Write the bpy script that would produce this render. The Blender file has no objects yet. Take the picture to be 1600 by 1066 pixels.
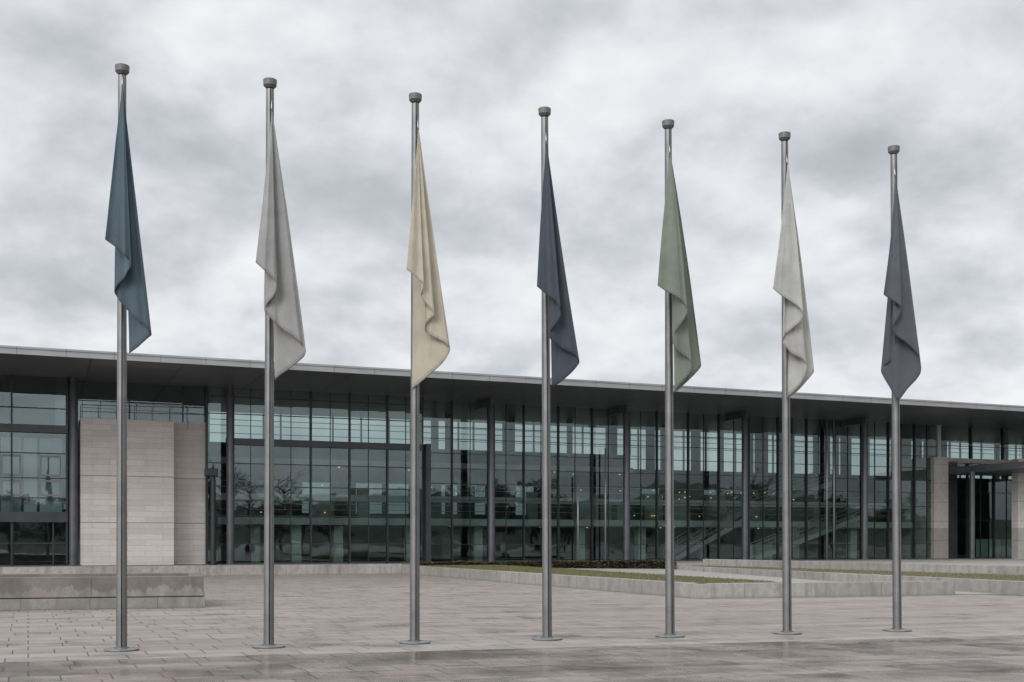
import bpy, bmesh, math, random
from mathutils import Vector, Matrix, noise as mnoise

random.seed(7)
R = math.radians
S = bpy.context.scene
COL = S.collection
F, HY, EYE = 1800.0, 845.0, 1.7          # focal length (px), horizon row, eye height


def at(px, py, Y):                        # photo point at a given distance
    return Vector(((px - 800) / F * Y, Y, EYE - (py - HY) / F * Y))


def gnd(px, py, z=0.0):                   # photo point lying at height z
    return at(px, py, (EYE - z) * F / (py - HY))


# ------------------------------------------------------------------ node helper
class NT:
    def __init__(s, tree):
        s.t = tree

    def n(s, typ, ins=None, **props):
        nd = s.t.nodes.new(typ)
        for k, v in props.items():
            setattr(nd, k, v)
        for k, v in (ins or {}).items():
            s.set(nd, k, v)
        return nd

    def set(s, nd, k, v):
        sock = nd.inputs[k]
        if isinstance(v, bpy.types.NodeSocket):
            s.t.links.new(v, sock)
        else:
            if sock.type == 'RGBA' and len(v) == 3:
                v = (*v, 1)
            sock.default_value = v

    def m(s, op, a, b=0.0, c=0.0, clamp=False):
        nd = s.n('ShaderNodeMath', {0: a, 1: b, 2: c}, operation=op)
        nd.use_clamp = clamp
        return nd.outputs[0]

    def vm(s, op, a, b):
        nd = s.n('ShaderNodeVectorMath', {0: a, 1: b}, operation=op)
        return nd.outputs['Value'] if op == 'DOT_PRODUCT' else nd.outputs[0]

    def noise(s, vec, scale, detail=4, rough=.55, dist=0.0):
        nd = s.n('ShaderNodeTexNoise', {'Vector': vec, 'Scale': scale, 'Detail': detail,
                                        'Roughness': rough, 'Distortion': dist})
        return nd.outputs[0]

    def ramp(s, fac, stops, interp='LINEAR'):
        nd = s.n('ShaderNodeValToRGB', {0: fac})
        cr = nd.color_ramp
        cr.interpolation = interp
        while len(cr.elements) < len(stops):
            cr.elements.new(.5)
        for e, (p, c) in zip(cr.elements, stops):
            e.position = p
            if not isinstance(c, tuple):
                c = (c, c, c)
            e.color = (*c, 1)
        return nd.outputs[0]

    def mix(s, fac, a, b, blend='MIX'):
        nd = s.n('ShaderNodeMix', data_type='RGBA', blend_type=blend)
        s.set(nd, 0, fac); s.set(nd, 6, a); s.set(nd, 7, b)
        return nd.outputs[2]

    def comb(s, x, y, z=0.0):
        return s.n('ShaderNodeCombineXYZ', {0: x, 1: y, 2: z}).outputs[0]

    def sep(s, v):
        return s.n('ShaderNodeSeparateXYZ', {0: v}).outputs

    def bump(s, h, strength, dist=.01):
        return s.n('ShaderNodeBump', {'Height': h, 'Strength': strength, 'Distance': dist}).outputs[0]


def mat(name, fn=None, **kw):
    m = bpy.data.materials.new(name)
    m.use_nodes = True
    t = m.node_tree
    t.nodes.clear()
    N = NT(t)
    out = N.n('ShaderNodeOutputMaterial')
    p = N.n('ShaderNodeBsdfPrincipled')
    for k, v in kw.items():
        N.set(p, k.replace('_', ' '), v)
    sh = p.outputs[0]
    if fn:
        co = N.n('ShaderNodeTexCoord')
        r = fn(N, p, co)
        if r is not None:
            sh = r
    t.links.new(sh, out.inputs[0])
    return m


def line(N, x, period, width, off=0.0):   # 1 on a thin line repeated along x
    f = N.m('FRACT', N.m('DIVIDE', N.m('ADD', x, off), period))
    d = N.m('ABSOLUTE', N.m('SUBTRACT', f, .5))
    return N.m('LESS_THAN', d, width / period * .5)


M = {}


def _steel(N, p, co):
    o = co.outputs['Object']
    st = N.noise(N.vm('MULTIPLY', o, (60, 60, .6)), 1.0, 3)
    bl = N.noise(o, 3.0, 4)
    c = N.mix(N.ramp(bl, [(.35, .0), (.7, 1.0)]), (.16, .162, .165), (.225, .225, .222))
    c = N.mix(N.m('MULTIPLY', st, .35), c, (.10, .10, .10))
    N.set(p, 'Base Color', c)
    N.set(p, 'Roughness', N.ramp(st, [(.3, .42), (.7, .55)]))


M['steel'] = mat('brushed_steel', _steel, Metallic=.85)
M['cap'] = mat('cap_grey', lambda N, p, co: N.set(p, 'Base Color', N.ramp(
    N.noise(co.outputs['Object'], 25, 4), [(.3, (.10, .105, .105)), (.7, (.135, .14, .135))])), Metallic=.3, Roughness=.5)
M['capdark'] = mat('cap_recess', None, Base_Color=(.02, .02, .02, 1), Roughness=.7)
M['plate'] = mat('base_plate_steel', lambda N, p, co: N.set(p, 'Base Color', N.ramp(
    N.noise(co.outputs['Object'], 14, 5), [(.3, (.15, .16, .16)), (.7, (.23, .24, .24))])), Metallic=.5, Roughness=.42)
M['clip'] = mat('clip_metal', None, Base_Color=(.4, .4, .4, 1), Metallic=.9, Roughness=.3)


def fabric(name, c):
    def fn(N, p, co):
        uv = co.outputs['UV']
        u, v, _ = N.sep(uv)
        o = co.outputs['Object']
        wv = N.noise(N.vm('MULTIPLY', o, (1, 1, 1)), 260, 2)
        bl = N.noise(o, 2.6, 5)
        d = tuple(x * .84 for x in c); l = tuple(min(1, x * 1.1) for x in c)
        cc = N.ramp(bl, [(.3, d), (.7, l)])
        cc = N.mix(N.m('MULTIPLY', wv, .25), cc, tuple(x * .6 for x in c))
        # stitched hem: a seam line a hand's breadth above the free edge
        seam = N.m('LESS_THAN', N.m('ABSOLUTE', N.m('SUBTRACT', v, .986)), .0022)
        dash = N.m('LESS_THAN', N.noise(N.comb(N.m('MULTIPLY', u, 130), 0.0), 1.0, 1), .56)
        edge = N.m('GREATER_THAN', v, .9955)
        cc = N.mix(N.m('MULTIPLY', N.m('MULTIPLY', seam, dash), .55), cc, tuple(x * .35 for x in c))
        cc = N.mix(N.m('MULTIPLY', edge, .5), cc, tuple(x * .5 for x in c))
        N.set(p, 'Base Color', cc)
        cr = N.noise(N.vm('MULTIPLY', o, (9, 9, 2.2)), 1.0, 4, .6, .8)
        hem = N.m('GREATER_THAN', v, .986)
        pk = N.m('MULTIPLY', hem, N.noise(N.comb(N.m('MULTIPLY', u, 70), N.m('MULTIPLY', v, 40)), 1.0, 2))
        h = N.m('ADD', N.m('ADD', N.m('MULTIPLY', cr, .6), N.m('MULTIPLY', wv, .06)), N.m('MULTIPLY', pk, .5))
        N.set(p, 'Normal', N.bump(h, .8, .035))
        N.set(p, 'Sheen Weight', .12)
    return mat(name, fn, Roughness=.82)


FABCOL = dict(
    blue=(.045, .074, .096), grey=(.235, .235, .229), cream=(.365, .330, .262),
    navy=(.031, .041, .058), green=(.132, .152, .122), pale=(.32, .32, .304), slate=(.054, .061, .076))
for k, c in FABCOL.items():
    M['fab_' + k] = fabric('flag_cloth_' + k, c)


# paving aligned to the row of poles
PD1 = Vector((1, .285, 0)).normalized()
PD2 = Vector((-.42, 1, 0)).normalized()
_det = PD1.x * PD2.y - PD1.y * PD2.x
PA = (PD2.y / _det, -PD2.x / _det, 0)      # u = P.PA
PB = (-PD1.y / _det, PD1.x / _det, 0)      # v = P.PB
POLE_V = PB[0] * gnd(190, 1017).x + PB[1] * gnd(190, 1017).y


def _paving(N, p, co):
    o = co.outputs['Object']
    u = N.vm('DOT_PRODUCT', o, PA); v = N.vm('DOT_PRODUCT', o, PB)
    vv = N.m('SUBTRACT', v, POLE_V - .12)
    wob = N.m('MULTIPLY', N.m('SUBTRACT', N.noise(o, 1.3, 2), .5), .02)
    uv = N.comb(u, N.m('ADD', vv, wob))
    br = N.n('ShaderNodeTexBrick', {'Vector': uv, 'Color1': (0, 0, 0), 'Color2': (1, 1, 1), 'Mortar': (.5, .5, .5),
                                    'Scale': 1.0, 'Mortar Size': .0105, 'Mortar Smooth': .2, 'Bias': 0.0,
                                    'Brick Width': .83, 'Row Height': .62}, offset=.37, squash=.72, squash_frequency=3)
    rnd = br.outputs[0]; mort = br.outputs[1]
    big = N.noise(o, .16, 4, .6)
    mid = N.noise(o, 1.1, 5, .6)
    fine = N.noise(o, 30, 4, .65)
    stone = N.ramp(rnd, [(0, (.235, .202, .180)), (.3, (.275, .240, .216)), (.6, (.262, .238, .218)), (1, (.305, .275, .25))])
    stone = N.mix(N.ramp(big, [(.35, 0.0), (.65, .55)]), stone, (.30, .275, .252))
    # one paler, cooler course runs along the poles
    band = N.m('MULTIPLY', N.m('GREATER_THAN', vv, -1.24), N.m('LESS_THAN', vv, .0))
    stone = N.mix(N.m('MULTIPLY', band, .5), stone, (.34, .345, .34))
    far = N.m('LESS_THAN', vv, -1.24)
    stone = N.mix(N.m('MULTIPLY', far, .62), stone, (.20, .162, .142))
    stone = N.mix(N.ramp(mid, [(.36, .5), (.6, 0.0)]), stone, (.17, .15, .135))
    rowv = N.noise(N.comb(N.m('MULTIPLY', u, .12), N.m('MULTIPLY', v, 1.6)), 1.0, 4, .6)
    stone = N.mix(N.ramp(rowv, [(.42, .0), (.62, .55)]), stone, (.36, .335, .315))
    stone = N.mix(N.ramp(rowv, [(.34, .45), (.48, .0)]), stone, (.18, .155, .138))
    stone = N.mix(N.m('MULTIPLY', fine, .3), stone, (.14, .13, .12))
    # damp: streaks and patches that follow the slabs
    damp = N.noise(N.comb(N.m('MULTIPLY', u, .55), N.m('MULTIPLY', v, .75)), 1.0, 6, .68, .4)
    damp = N.m('ADD', damp, N.m('MULTIPLY', N.m('SUBTRACT', rnd, .5), .16))
    nearb = N.ramp(N.m('MULTIPLY', N.m('SUBTRACT', 14.0, vv), .05), [(.1, 0.0), (.75, 1.0)])
    wet = N.ramp(N.m('ADD', damp, N.m('ADD', N.m('MULTIPLY', nearb, .06), N.m('MULTIPLY', far, .07))), [(.55, 0.0), (.80, 1.0)])
    stone = N.mix(N.m('MULTIPLY', wet, .5), stone, (.085, .072, .06))
    stone = N.mix(1.0, stone, (.95, .90, .865), 'MULTIPLY')
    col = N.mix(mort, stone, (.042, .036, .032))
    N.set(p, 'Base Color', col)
    ro = N.mix(wet, N.mix(N.m('MULTIPLY', far, .8), N.ramp(mid, [(.3, .42), (.7, .62)]), N.ramp(mid, [(.3, .18), (.7, .34)])), (.12, .14, .14))
    N.set(p, 'Roughness', ro)
    h = N.m('ADD', N.m('MULTIPLY', mort, -1.0), N.m('ADD', N.m('MULTIPLY', fine, .18), N.m('MULTIPLY', rnd, .12)))
    N.set(p, 'Normal', N.bump(h, .35, .01))
    N.set(p, 'Specular IOR Level', .42)


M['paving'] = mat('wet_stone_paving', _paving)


def stonewall(name, c0, c1, joint=2.6, stain=0.0, joff=0.0):
    def fn(N, p, co):
        o = co.outputs['Object']
        x, y, z = N.sep(o)
        big = N.noise(o, .7, 5, .6); mid = N.noise(o, 5, 5, .6); fine = N.noise(o, 45, 4, .7)
        c = N.ramp(mid, [(.3, c0), (.7, c1)])
        blk = N.noise(N.comb(N.m('FLOOR', N.m('DIVIDE', N.m('ADD', x, joff), joint)), 3.3), 7.31, 0)
        c = N.mix(N.ramp(blk, [(.35, .45), (.6, 0.0)]), c, tuple(k * .62 for k in c0))
        streak = N.noise(N.comb(N.m('MULTIPLY', x, 3.2), N.m('MULTIPLY', z, .8), N.m('MULTIPLY', y, 3.0)), 1.0, 5, .6)
        c = N.mix(N.ramp(streak, [(.47, 0.0), (.68, .65)]), c, tuple(k * .48 for k in c0))
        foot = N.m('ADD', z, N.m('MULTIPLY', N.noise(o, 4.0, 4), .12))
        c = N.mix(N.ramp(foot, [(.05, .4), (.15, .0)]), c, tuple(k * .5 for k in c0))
        if stain:
            # damp running down the face with a ragged lower margin
            edge = N.m('ADD', N.m('MULTIPLY', N.noise(N.comb(N.m('MULTIPLY', x, 2.3), N.m('MULTIPLY', z, .5)), 1.0, 6, .68), 1.15), -.12)
            s = N.ramp(N.m('SUBTRACT', z, edge), [(.0, 0.0), (.035, 1.0)])
            s = N.m('MULTIPLY', s, N.ramp(N.noise(N.comb(x, 0.0), .42, 2), [(.38, .35), (.5, 1.0)]))
            c = N.mix(N.m('MULTIPLY', s, stain), c, (.085, .068, .055))
        c = N.mix(N.ramp(fine, [(.35, .35), (.6, 0.0)]), c, tuple(k * .55 for k in c0))
        j = line(N, x, joint, .016, joff)
        c = N.mix(N.m('MULTIPLY', j, .75), c, (.05, .045, .04))
        N.set(p, 'Base Color', c)
        N.set(p, 'Normal', N.bump(N.m('SUBTRACT', N.m('ADD', N.m('MULTIPLY', fine, .3), mid), j), .3, .01))
        N.set(p, 'Roughness', N.ramp(big, [(.3, .6), (.7, .85)]))
    return mat(name, fn)


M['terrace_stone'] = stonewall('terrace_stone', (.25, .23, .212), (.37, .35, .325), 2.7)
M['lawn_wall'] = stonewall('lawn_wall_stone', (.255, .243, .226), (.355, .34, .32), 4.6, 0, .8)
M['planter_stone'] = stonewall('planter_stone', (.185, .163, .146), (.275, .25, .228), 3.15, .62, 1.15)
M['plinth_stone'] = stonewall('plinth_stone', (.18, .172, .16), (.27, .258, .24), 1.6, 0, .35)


def _clad(N, p, co):
    o = co.outputs['Object']
    x, y, z = N.sep(o)
    br = N.n('ShaderNodeTexBrick', {'Vector': N.comb(x, z), 'Color1': (0, 0, 0), 'Color2': (1, 1, 1), 'Mortar': (.5, .5, .5),
                                    'Scale': 1.0, 'Mortar Size': .006, 'Mortar Smooth': .2, 'Brick Width': 1.7, 'Row Height': .292}, offset=.5)
    rnd, mort = br.outputs[0], br.outputs[1]
    c = N.ramp(rnd, [(0, (.48, .435, .402)), (.5, (.535, .488, .455)), (1, (.585, .54, .508))])
    vein = N.noise(N.comb(N.m('MULTIPLY', x, 2.0), N.m('MULTIPLY', z, 14.0), y), 1.0, 5, .65)
    c = N.mix(N.ramp(vein, [(.4, 0.0), (.7, .4)]), c, (.40, .355, .33))
    c = N.mix(N.ramp(N.noise(o, 9, 5, .7), [(.35, .35), (.6, 0.0)]), c, (.40, .36, .33))
    run = N.noise(N.comb(N.m('MULTIPLY', x, 2.5), N.m('MULTIPLY', z, .25)), 1.0, 5)
    c = N.mix(N.ramp(run, [(.52, 0.0), (.75, .2)]), c, (.30, .265, .24))
    big = N.m('MAXIMUM', N.m('LESS_THAN', N.m('ABSOLUTE', N.m('SUBTRACT', z, 5.0)), .014),
              N.m('LESS_THAN', N.m('ABSOLUTE', N.m('SUBTRACT', z, 2.62)), .014))
    jj = N.m('MAXIMUM', N.m('MULTIPLY', mort, .6), big)
    c = N.mix(jj, c, (.12, .10, .09))
    N.set(p, 'Base Color', c)
    N.set(p, 'Normal', N.bump(N.m('SUBTRACT', N.m('MULTIPLY', vein, .3), jj), .3, .01))


M['clad'] = mat('pale_stone_cladding', _clad, Roughness=.75)


def _pier(N, p, co):
    o = co.outputs['Object']
    x, y, z = N.sep(o)
    c = N.ramp(N.noise(o, 3, 5), [(.3, (.40, .375, .345)), (.7, (.50, .475, .44))])
    j = line(N, z, 1.35, .025, .3)
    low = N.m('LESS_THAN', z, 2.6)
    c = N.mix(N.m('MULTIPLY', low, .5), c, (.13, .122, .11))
    c = N.mix(N.ramp(N.noise(o, 22, 4, .7), [(.4, .35), (.6, 0.0)]), c, (.16, .148, .13))
    c = N.mix(N.m('MULTIPLY', j, .7), c, (.06, .055, .05))
    N.set(p, 'Base Color', c)


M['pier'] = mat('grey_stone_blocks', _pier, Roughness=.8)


def _soffit(N, p, co):
    o = co.outputs['Object']
    x, y, z = N.sep(o)
    j = N.m('MAXIMUM', line(N, x, 4.05, .09, 1.0), line(N, y, 4.7, .07, 4.1))
    pan = N.noise(N.comb(N.m('FLOOR', N.m('DIVIDE', N.m('ADD', x, 1.0 - 2.02), 4.05)), N.m('FLOOR', N.m('DIVIDE', y, 4.7))), 5.7, 0)
    c = N.ramp(pan, [(.3, (.078, .082, .086)), (.7, (.115, .12, .124))])
    c = N.mix(N.ramp(N.noise(o, .5, 4), [(.4, 0.0), (.7, .4)]), c, (.075, .077, .08))
    c = N.mix(j, c, (.018, .018, .02))
    N.set(p, 'Base Color', c)
    N.set(p, 'Roughness', .42)
    N.set(p, 'Metallic', .25)


M['soffit'] = mat('soffit_panels', _soffit)


def _fascia(N, p, co):
    x, y, z = N.sep(co.outputs['Object'])
    j = line(N, x, 2.03, .03, 1.0)
    c = N.ramp(N.noise(N.comb(N.m('MULTIPLY', x, .6), N.m('MULTIPLY', z, 3.0)), 1.0, 4), [(.3, (.21, .218, .226)), (.7, (.29, .295, .30))])
    N.set(p, 'Base Color', N.mix(N.m('MULTIPLY', j, .8), c, (.09, .09, .09)))


M['fascia'] = mat('roof_edge_metal', _fascia, Metallic=.35, Roughness=.45)
M['roofing'] = mat('roof_membrane', lambda N, p, co: N.set(p, 'Base Color', N.ramp(
    N.noise(co.outputs['Object'], .4, 5), [(.3, (.22, .22, .22)), (.7, (.3, .3, .3))])), Roughness=.8)
M['column'] = mat('column_paint', lambda N, p, co: N.set(p, 'Base Color', N.ramp(
    N.noise(co.outputs['Object'], 1.5, 5), [(.3, (.062, .066, .074)), (.7, (.095, .099, .108))])), Roughness=.4, Metallic=.4)
M['mullion'] = mat('mullion_dark_metal', lambda N, p, co: N.set(p, 'Base Color', N.ramp(
    N.noise(co.outputs['Object'], 2, 3), [(.3, (.018, .022, .024)), (.7, (.032, .037, .04))])), Roughness=.45, Metallic=.3)
M['bandmetal'] = mat('band_dark_metal', lambda N, p, co: N.set(p, 'Base Color', N.ramp(
    N.noise(co.outputs['Object'], 1.2, 4), [(.3, (.03, .033, .037)), (.7, (.05, .053, .058))])), Roughness=.4, Metallic=.4)
M['canopy'] = mat('canopy_metal', lambda N, p, co: N.set(p, 'Base Color', N.ramp(
    N.noise(co.outputs['Object'], 1.2, 4), [(.3, (.085, .09, .096)), (.7, (.12, .125, .13))])), Roughness=.45, Metallic=.3)
M['finmetal'] = mat('fin_pale_metal', None, Base_Color=(.36, .38, .38, 1), Roughness=.4, Metallic=.5)
M['int_dark'] = mat('interior_dark_wall', lambda N, p, co: N.set(p, 'Base Color', N.ramp(
    N.noise(co.outputs['Object'], .55, 5, .7), [(.3, (.03, .033, .032)), (.5, (.06, .062, .06)), (.7, (.12, .12, .112))])), Roughness=.7)
M['int_slab'] = mat('interior_slab_edge', lambda N, p, co: N.set(p, 'Base Color', N.ramp(
    N.noise(co.outputs['Object'], 1.2, 4), [(.3, (.33, .36, .345)), (.7, (.46, .48, .465))])), Roughness=.6)
M['int_pale'] = mat('interior_pale_plaster', lambda N, p, co: N.set(p, 'Base Color', N.ramp(
    N.noise(co.outputs['Object'], .8, 4), [(.3, (.30, .32, .31)), (.7, (.44, .46, .445))])), Roughness=.7)
M['int_floor'] = mat('interior_floor', lambda N, p, co: N.set(p, 'Base Color', N.ramp(
    N.noise(co.outputs['Object'], .8, 4), [(.3, (.06, .06, .057)), (.7, (.10, .097, .094))])), Roughness=.35)
M['blind'] = mat('blind_cloth', lambda N, p, co: N.set(p, 'Base Color', N.ramp(
    N.noise(N.vm('MULTIPLY', co.outputs['Object'], (3, 1, .4)), 1.0, 3), [(.3, (.40, .43, .44)), (.7, (.52, .55, .56))])), Roughness=.8)
M['casement'] = mat('casement_metal', None, Base_Color=(.16, .175, .185, 1), Roughness=.5)
M['stair'] = mat('stair_steel', None, Base_Color=(.36, .37, .36, 1), Roughness=.45, Metallic=.3)


def _lamp(N, p, co):
    return N.n('ShaderNodeEmission', {'Color': (1, .78, .38), 'Strength': 1.7}).outputs[0]


M['lamp'] = mat('warm_lamp_glow', _lamp)


def glass(name, tint, fres=.8, base=.12, wave=.05):
    def fn(N, p, co):
        o = co.outputs['Object']
        w = N.noise(o, .55, 2)
        nrm = N.bump(w, wave, .05)
        inc = N.n('ShaderNodeNewGeometry').outputs['Incoming']
        ca = N.m('ABSOLUTE', N.vm('DOT_PRODUCT', nrm, inc))
        fr = N.m('POWER', N.m('SUBTRACT', 1.0, ca, clamp=True), 4.0)
        fac = N.m('ADD', N.m('MULTIPLY', fr, fres), base, clamp=True)
        dirt = N.noise(N.vm('MULTIPLY', o, (1, 1, .4)), .9, 4)
        tc = N.ramp(dirt, [(.3, tuple(t * .88 for t in tint)), (.7, tint)])
        tr = N.n('ShaderNodeBsdfTransparent', {'Color': tc}).outputs[0]
        gl = N.n('ShaderNodeBsdfGlossy', {'Color': (.72, .86, .87), 'Roughness': .015, 'Normal': nrm}).outputs[0]
        ms = N.n('ShaderNodeMixShader', {0: fac, 1: tr, 2: gl})
        return ms.outputs[0]
    return mat(name, fn)


M['glass'] = glass('facade_glass', (.60, .70, .68), .8, .105, .09)
M['glass_clear'] = glass('rear_glass', (.62, .68, .67), .8, .05)
M['glass_tint'] = glass('tinted_rear_glass', (.20, .26, .26), .8, .05)
M['glass_blue'] = glass('wing_glass', (.46, .54, .56), .8, .12)
M['frost'] = mat('frosted_green_glass', None, Base_Color=(.22, .30, .28, 1), Roughness=.35)


def _grassmat(N, p, co):
    o = co.outputs['Object']
    b = N.noise(o, .35, 5, .65); f = N.noise(o, 14, 4, .7)
    c = N.ramp(f, [(.3, (.055, .062, .022)), (.7, (.105, .105, .04))])
    c = N.mix(N.ramp(b, [(.42, 0.0), (.6, .85)]), c, (.115, .085, .055))
    N.set(p, 'Base Color', c)
    N.set(p, 'Normal', N.bump(f, .5, .03))


M['lawn'] = mat('winter_grass', _grassmat, Roughness=.9)
M['blade'] = mat('grass_blade', lambda N, p, co: N.set(p, 'Base Color', N.ramp(
    N.noise(co.outputs['Object'], .5, 5, .65), [(.35, (.085, .10, .032)), (.5, (.12, .115, .045)), (.65, (.13, .098, .06))])), Roughness=.8)
M['leaf'] = mat('hedge_leaf', lambda N, p, co: N.set(p, 'Base Color', N.ramp(
    N.noise(co.outputs['Object'], 2.5, 4), [(.3, (.030, .032, .016)), (.55, (.05, .048, .024)), (.75, (.075, .06, .035))])), Roughness=.7)
M['treeleaf'] = mat('tree_leaf', lambda N, p, co: N.set(p, 'Base Color', N.ramp(
    N.noise(co.outputs['Object'], .6, 4), [(.3, (.030, .042, .016)), (.7, (.07, .085, .03))])), Roughness=.7)
M['bark'] = mat('bark', lambda N, p, co: N.set(p, 'Base Color', N.ramp(
    N.noise(N.vm('MULTIPLY', co.outputs['Object'], (8, 8, 2)), 1.0, 4), [(.3, (.05, .04, .03)), (.7, (.11, .09, .07))])), Roughness=.9)
M['soil'] = mat('planter_soil', lambda N, p, co: N.set(p, 'Base Color', N.ramp(
    N.noise(co.outputs['Object'], 6, 5, .7), [(.3, (.06, .05, .042)), (.7, (.15, .13, .11))])), Roughness=.95)
M['path'] = mat('pale_path', lambda N, p, co: N.set(p, 'Base Color', N.ramp(
    N.noise(co.outputs['Object'], 2, 6, .7), [(.3, (.22, .21, .195)), (.7, (.30, .288, .27))])), Roughness=.75)
M['earth'] = mat('far_ground', lambda N, p, co: N.set(p, 'Base Color', N.ramp(
    N.noise(co.outputs['Object'], .02, 6, .7), [(.3, (.06, .07, .03)), (.7, (.13, .12, .08))])), Roughness=.95)
M['hill'] = mat('hill_woodland', lambda N, p, co: N.set(p, 'Base Color', N.ramp(
    N.noise(co.outputs['Object'], .012, 7, .7), [(.3, (.06, .075, .06)), (.7, (.12, .135, .11))])), Roughness=.95)


# ------------------------------------------------------------------ mesh helper
class MB:
    def __init__(s):
        s.bm = bmesh.new()

    def box(s, x0, x1, y0, y1, z0, z1, mtx=None, bev=0.0):
        r = bmesh.ops.create_cube(s.bm, size=1)
        vs = r['verts']
        for v in vs:
            v.co = Vector((x0 + (v.co.x + .5) * (x1 - x0), y0 + (v.co.y + .5) * (y1 - y0), z0 + (v.co.z + .5) * (z1 - z0)))
            if mtx:
                v.co = mtx @ v.co
        if bev:
            es = list({e for v in vs for e in v.link_edges})
            bmesh.ops.bevel(s.bm, geom=es, offset=bev, segments=2, affect='EDGES', profile=.6)
        return s

    def quad(s, a, b, c, d):
        s.bm.faces.new([s.bm.verts.new(p) for p in (a, b, c, d)])
        return s

    def tube(s, pts, radii, seg=10, caps=True):
        rings = []
        n = len(pts)
        for i, p in enumerate(pts):
            p = Vector(p)
            d = (Vector(pts[min(i + 1, n - 1)]) - Vector(pts[max(i - 1, 0)])).normalized()
            a = d.cross(Vector((0, 0, 1)))
            if a.length < 1e-3:
                a = Vector((1, 0, 0))
            a.normalize(); b = d.cross(a)
            r = radii[i] if hasattr(radii, '__len__') else radii
            rings.append([s.bm.verts.new(p + a * (r * math.cos(k * 2 * math.pi / seg)) + b * (r * math.sin(k * 2 * math.pi / seg))) for k in range(seg)])
        for A, B in zip(rings, rings[1:]):
            for k in range(seg):
                f = s.bm.faces.new((A[k], A[(k + 1) % seg], B[(k + 1) % seg], B[k]))
                f.smooth = True
        if caps:
            s.bm.faces.new(rings[0]); s.bm.faces.new(rings[-1][::-1])
        return s

    def lathe(s, prof, seg=40, groove=None, smooth=True):
        rings = []
        for r, z in prof:
            ring = []
            for k in range(seg):
                a = k * 2 * math.pi / seg
                rr = r
                if groove:
                    da = abs((a - groove[0] + math.pi) % (2 * math.pi) - math.pi)
                    if da < groove[1]:
                        rr = r - groove[2]
                ring.append(s.bm.verts.new((rr * math.cos(a), rr * math.sin(a), z)))
            rings.append(ring)
        for A, B in zip(rings, rings[1:]):
            for k in range(seg):
                f = s.bm.faces.new((A[k], A[(k + 1) % seg], B[(k + 1) % seg], B[k]))
                f.smooth = smooth
        s.bm.faces.new(rings[0][::-1]); s.bm.faces.new(rings[-1])
        return s

    def prism(s, poly, z0, z1):
        lo = [s.bm.verts.new((p[0], p[1], z0)) for p in poly]
        hi = [s.bm.verts.new((p[0], p[1], z1)) for p in poly]
        n = len(poly)
        s.bm.faces.new(lo[::-1]); s.bm.faces.new(hi)
        for i in range(n):
            s.bm.faces.new((lo[i], lo[(i + 1) % n], hi[(i + 1) % n], hi[i]))
        return s

    def build(s, name, material, parent=None, sharp=None, recalc=True):
        if recalc:
            bmesh.ops.recalc_face_normals(s.bm, faces=s.bm.faces)
        me = bpy.data.meshes.new(name)
        s.bm.to_mesh(me); s.bm.free()
        me.materials.append(material)
        if sharp:
            me.set_sharp_from_angle(angle=R(sharp))
        o = bpy.data.objects.new(name, me)
        COL.objects.link(o)
        o.parent = parent
        return o


def tag(o, label=None, cat=None, group=None, kind=None):
    for k, v in (('label', label), ('category', cat), ('group', group), ('kind', kind)):
        if v:
            o[k] = v
    return o


def empty(name, loc, rz=0.0):
    o = bpy.data.objects.new(name, None)
    COL.objects.link(o)
    o.location = loc; o.rotation_euler = (0, 0, rz)
    o.empty_display_size = .3
    return o


def place(o, loc, rz=0.0):
    o.location = loc; o.rotation_euler = (0, 0, rz)
    return o


# ------------------------------------------------------------------ ground
me = MB().quad((-3500, -3500, -.02), (3500, -3500, -.02), (3500, 3500, -.02), (-3500, 3500, -.02))
tag(me.build('ground', M['earth']), kind='structure')
me = MB().quad((-130, -110, 0), (260, -110, 0), (260, 190, 0), (-130, 190, 0))
tag(me.build('plaza', M['paving']), kind='structure')

# hills on the far side of the city, mirrored in the glazing
hm = MB()
rows = []
for j in range(7):
    row = []
    for i in range(70):
        a = R(-100 + 130 * i / 69)
        r = 1500 + j * 170
        prof = math.sin(math.pi * j / 6) ** .8
        h = prof * (70 + 80 * mnoise.noise((i * .13, 3.1, 0)) + 26 * mnoise.noise((i * .45, j * .6, 7)))
        row.append(hm.bm.verts.new((r * math.cos(a), r * math.sin(a), max(h, 0) - .5)))
    rows.append(row)
for A, B in zip(rows, rows[1:]):
    for i in range(69):
        f = hm.bm.faces.new((A[i], A[i + 1], B[i + 1], B[i])); f.smooth = True
tag(hm.build('hills', M['hill']), kind='structure')

# ------------------------------------------------------------------ building frame of reference
TB = .414
TH = math.atan(TB)
EU = Vector((math.cos(TH), math.sin(TH), 0)); EW = Vector((-math.sin(TH), math.cos(TH), 0))
BO = Vector((0, 67, 0))
ZT = .46          # terrace level
ZS = 9.92         # underside of the roof


def U(px, w=0.0):                          # position along the front for a photo column at setback w
    k = (px - 800) / F
    P = BO + EW * w
    return (k * P.y - P.x) / (EU.x - k * EU.y)


def Zb(px, py, w=0.0):
    P = BO + EW * w + EU * U(px, w)
    return EYE - (py - HY) / F * P.y


B = empty('exhibition_hall', BO, TH)
tag(B, 'long low glass hall with dark columns under a flat overhanging roof', 'building')
UL, UR = -46.0, 78.0
WE = -6.7
WB = 12.0          # rear wall

# roof (> soffit, fascia)
roof = MB().box(UL, UR, WE + .12, WB + 1.2, ZS + .05, ZS + .33).build('roof', M['roofing'], B)
MB().box(UL, UR, WE + .12, WB + 1.2, ZS, ZS + .046).build('soffit', M['soffit'], roof)
fm = MB().box(UL, UR, WE - .06, WE + .116, ZS - .01, ZS + .24)
fm.box(UL, UR, WE - .10, WE + .116, ZS + .243, ZS + .335)
fm.build('fascia', M['fascia'], roof)

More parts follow.
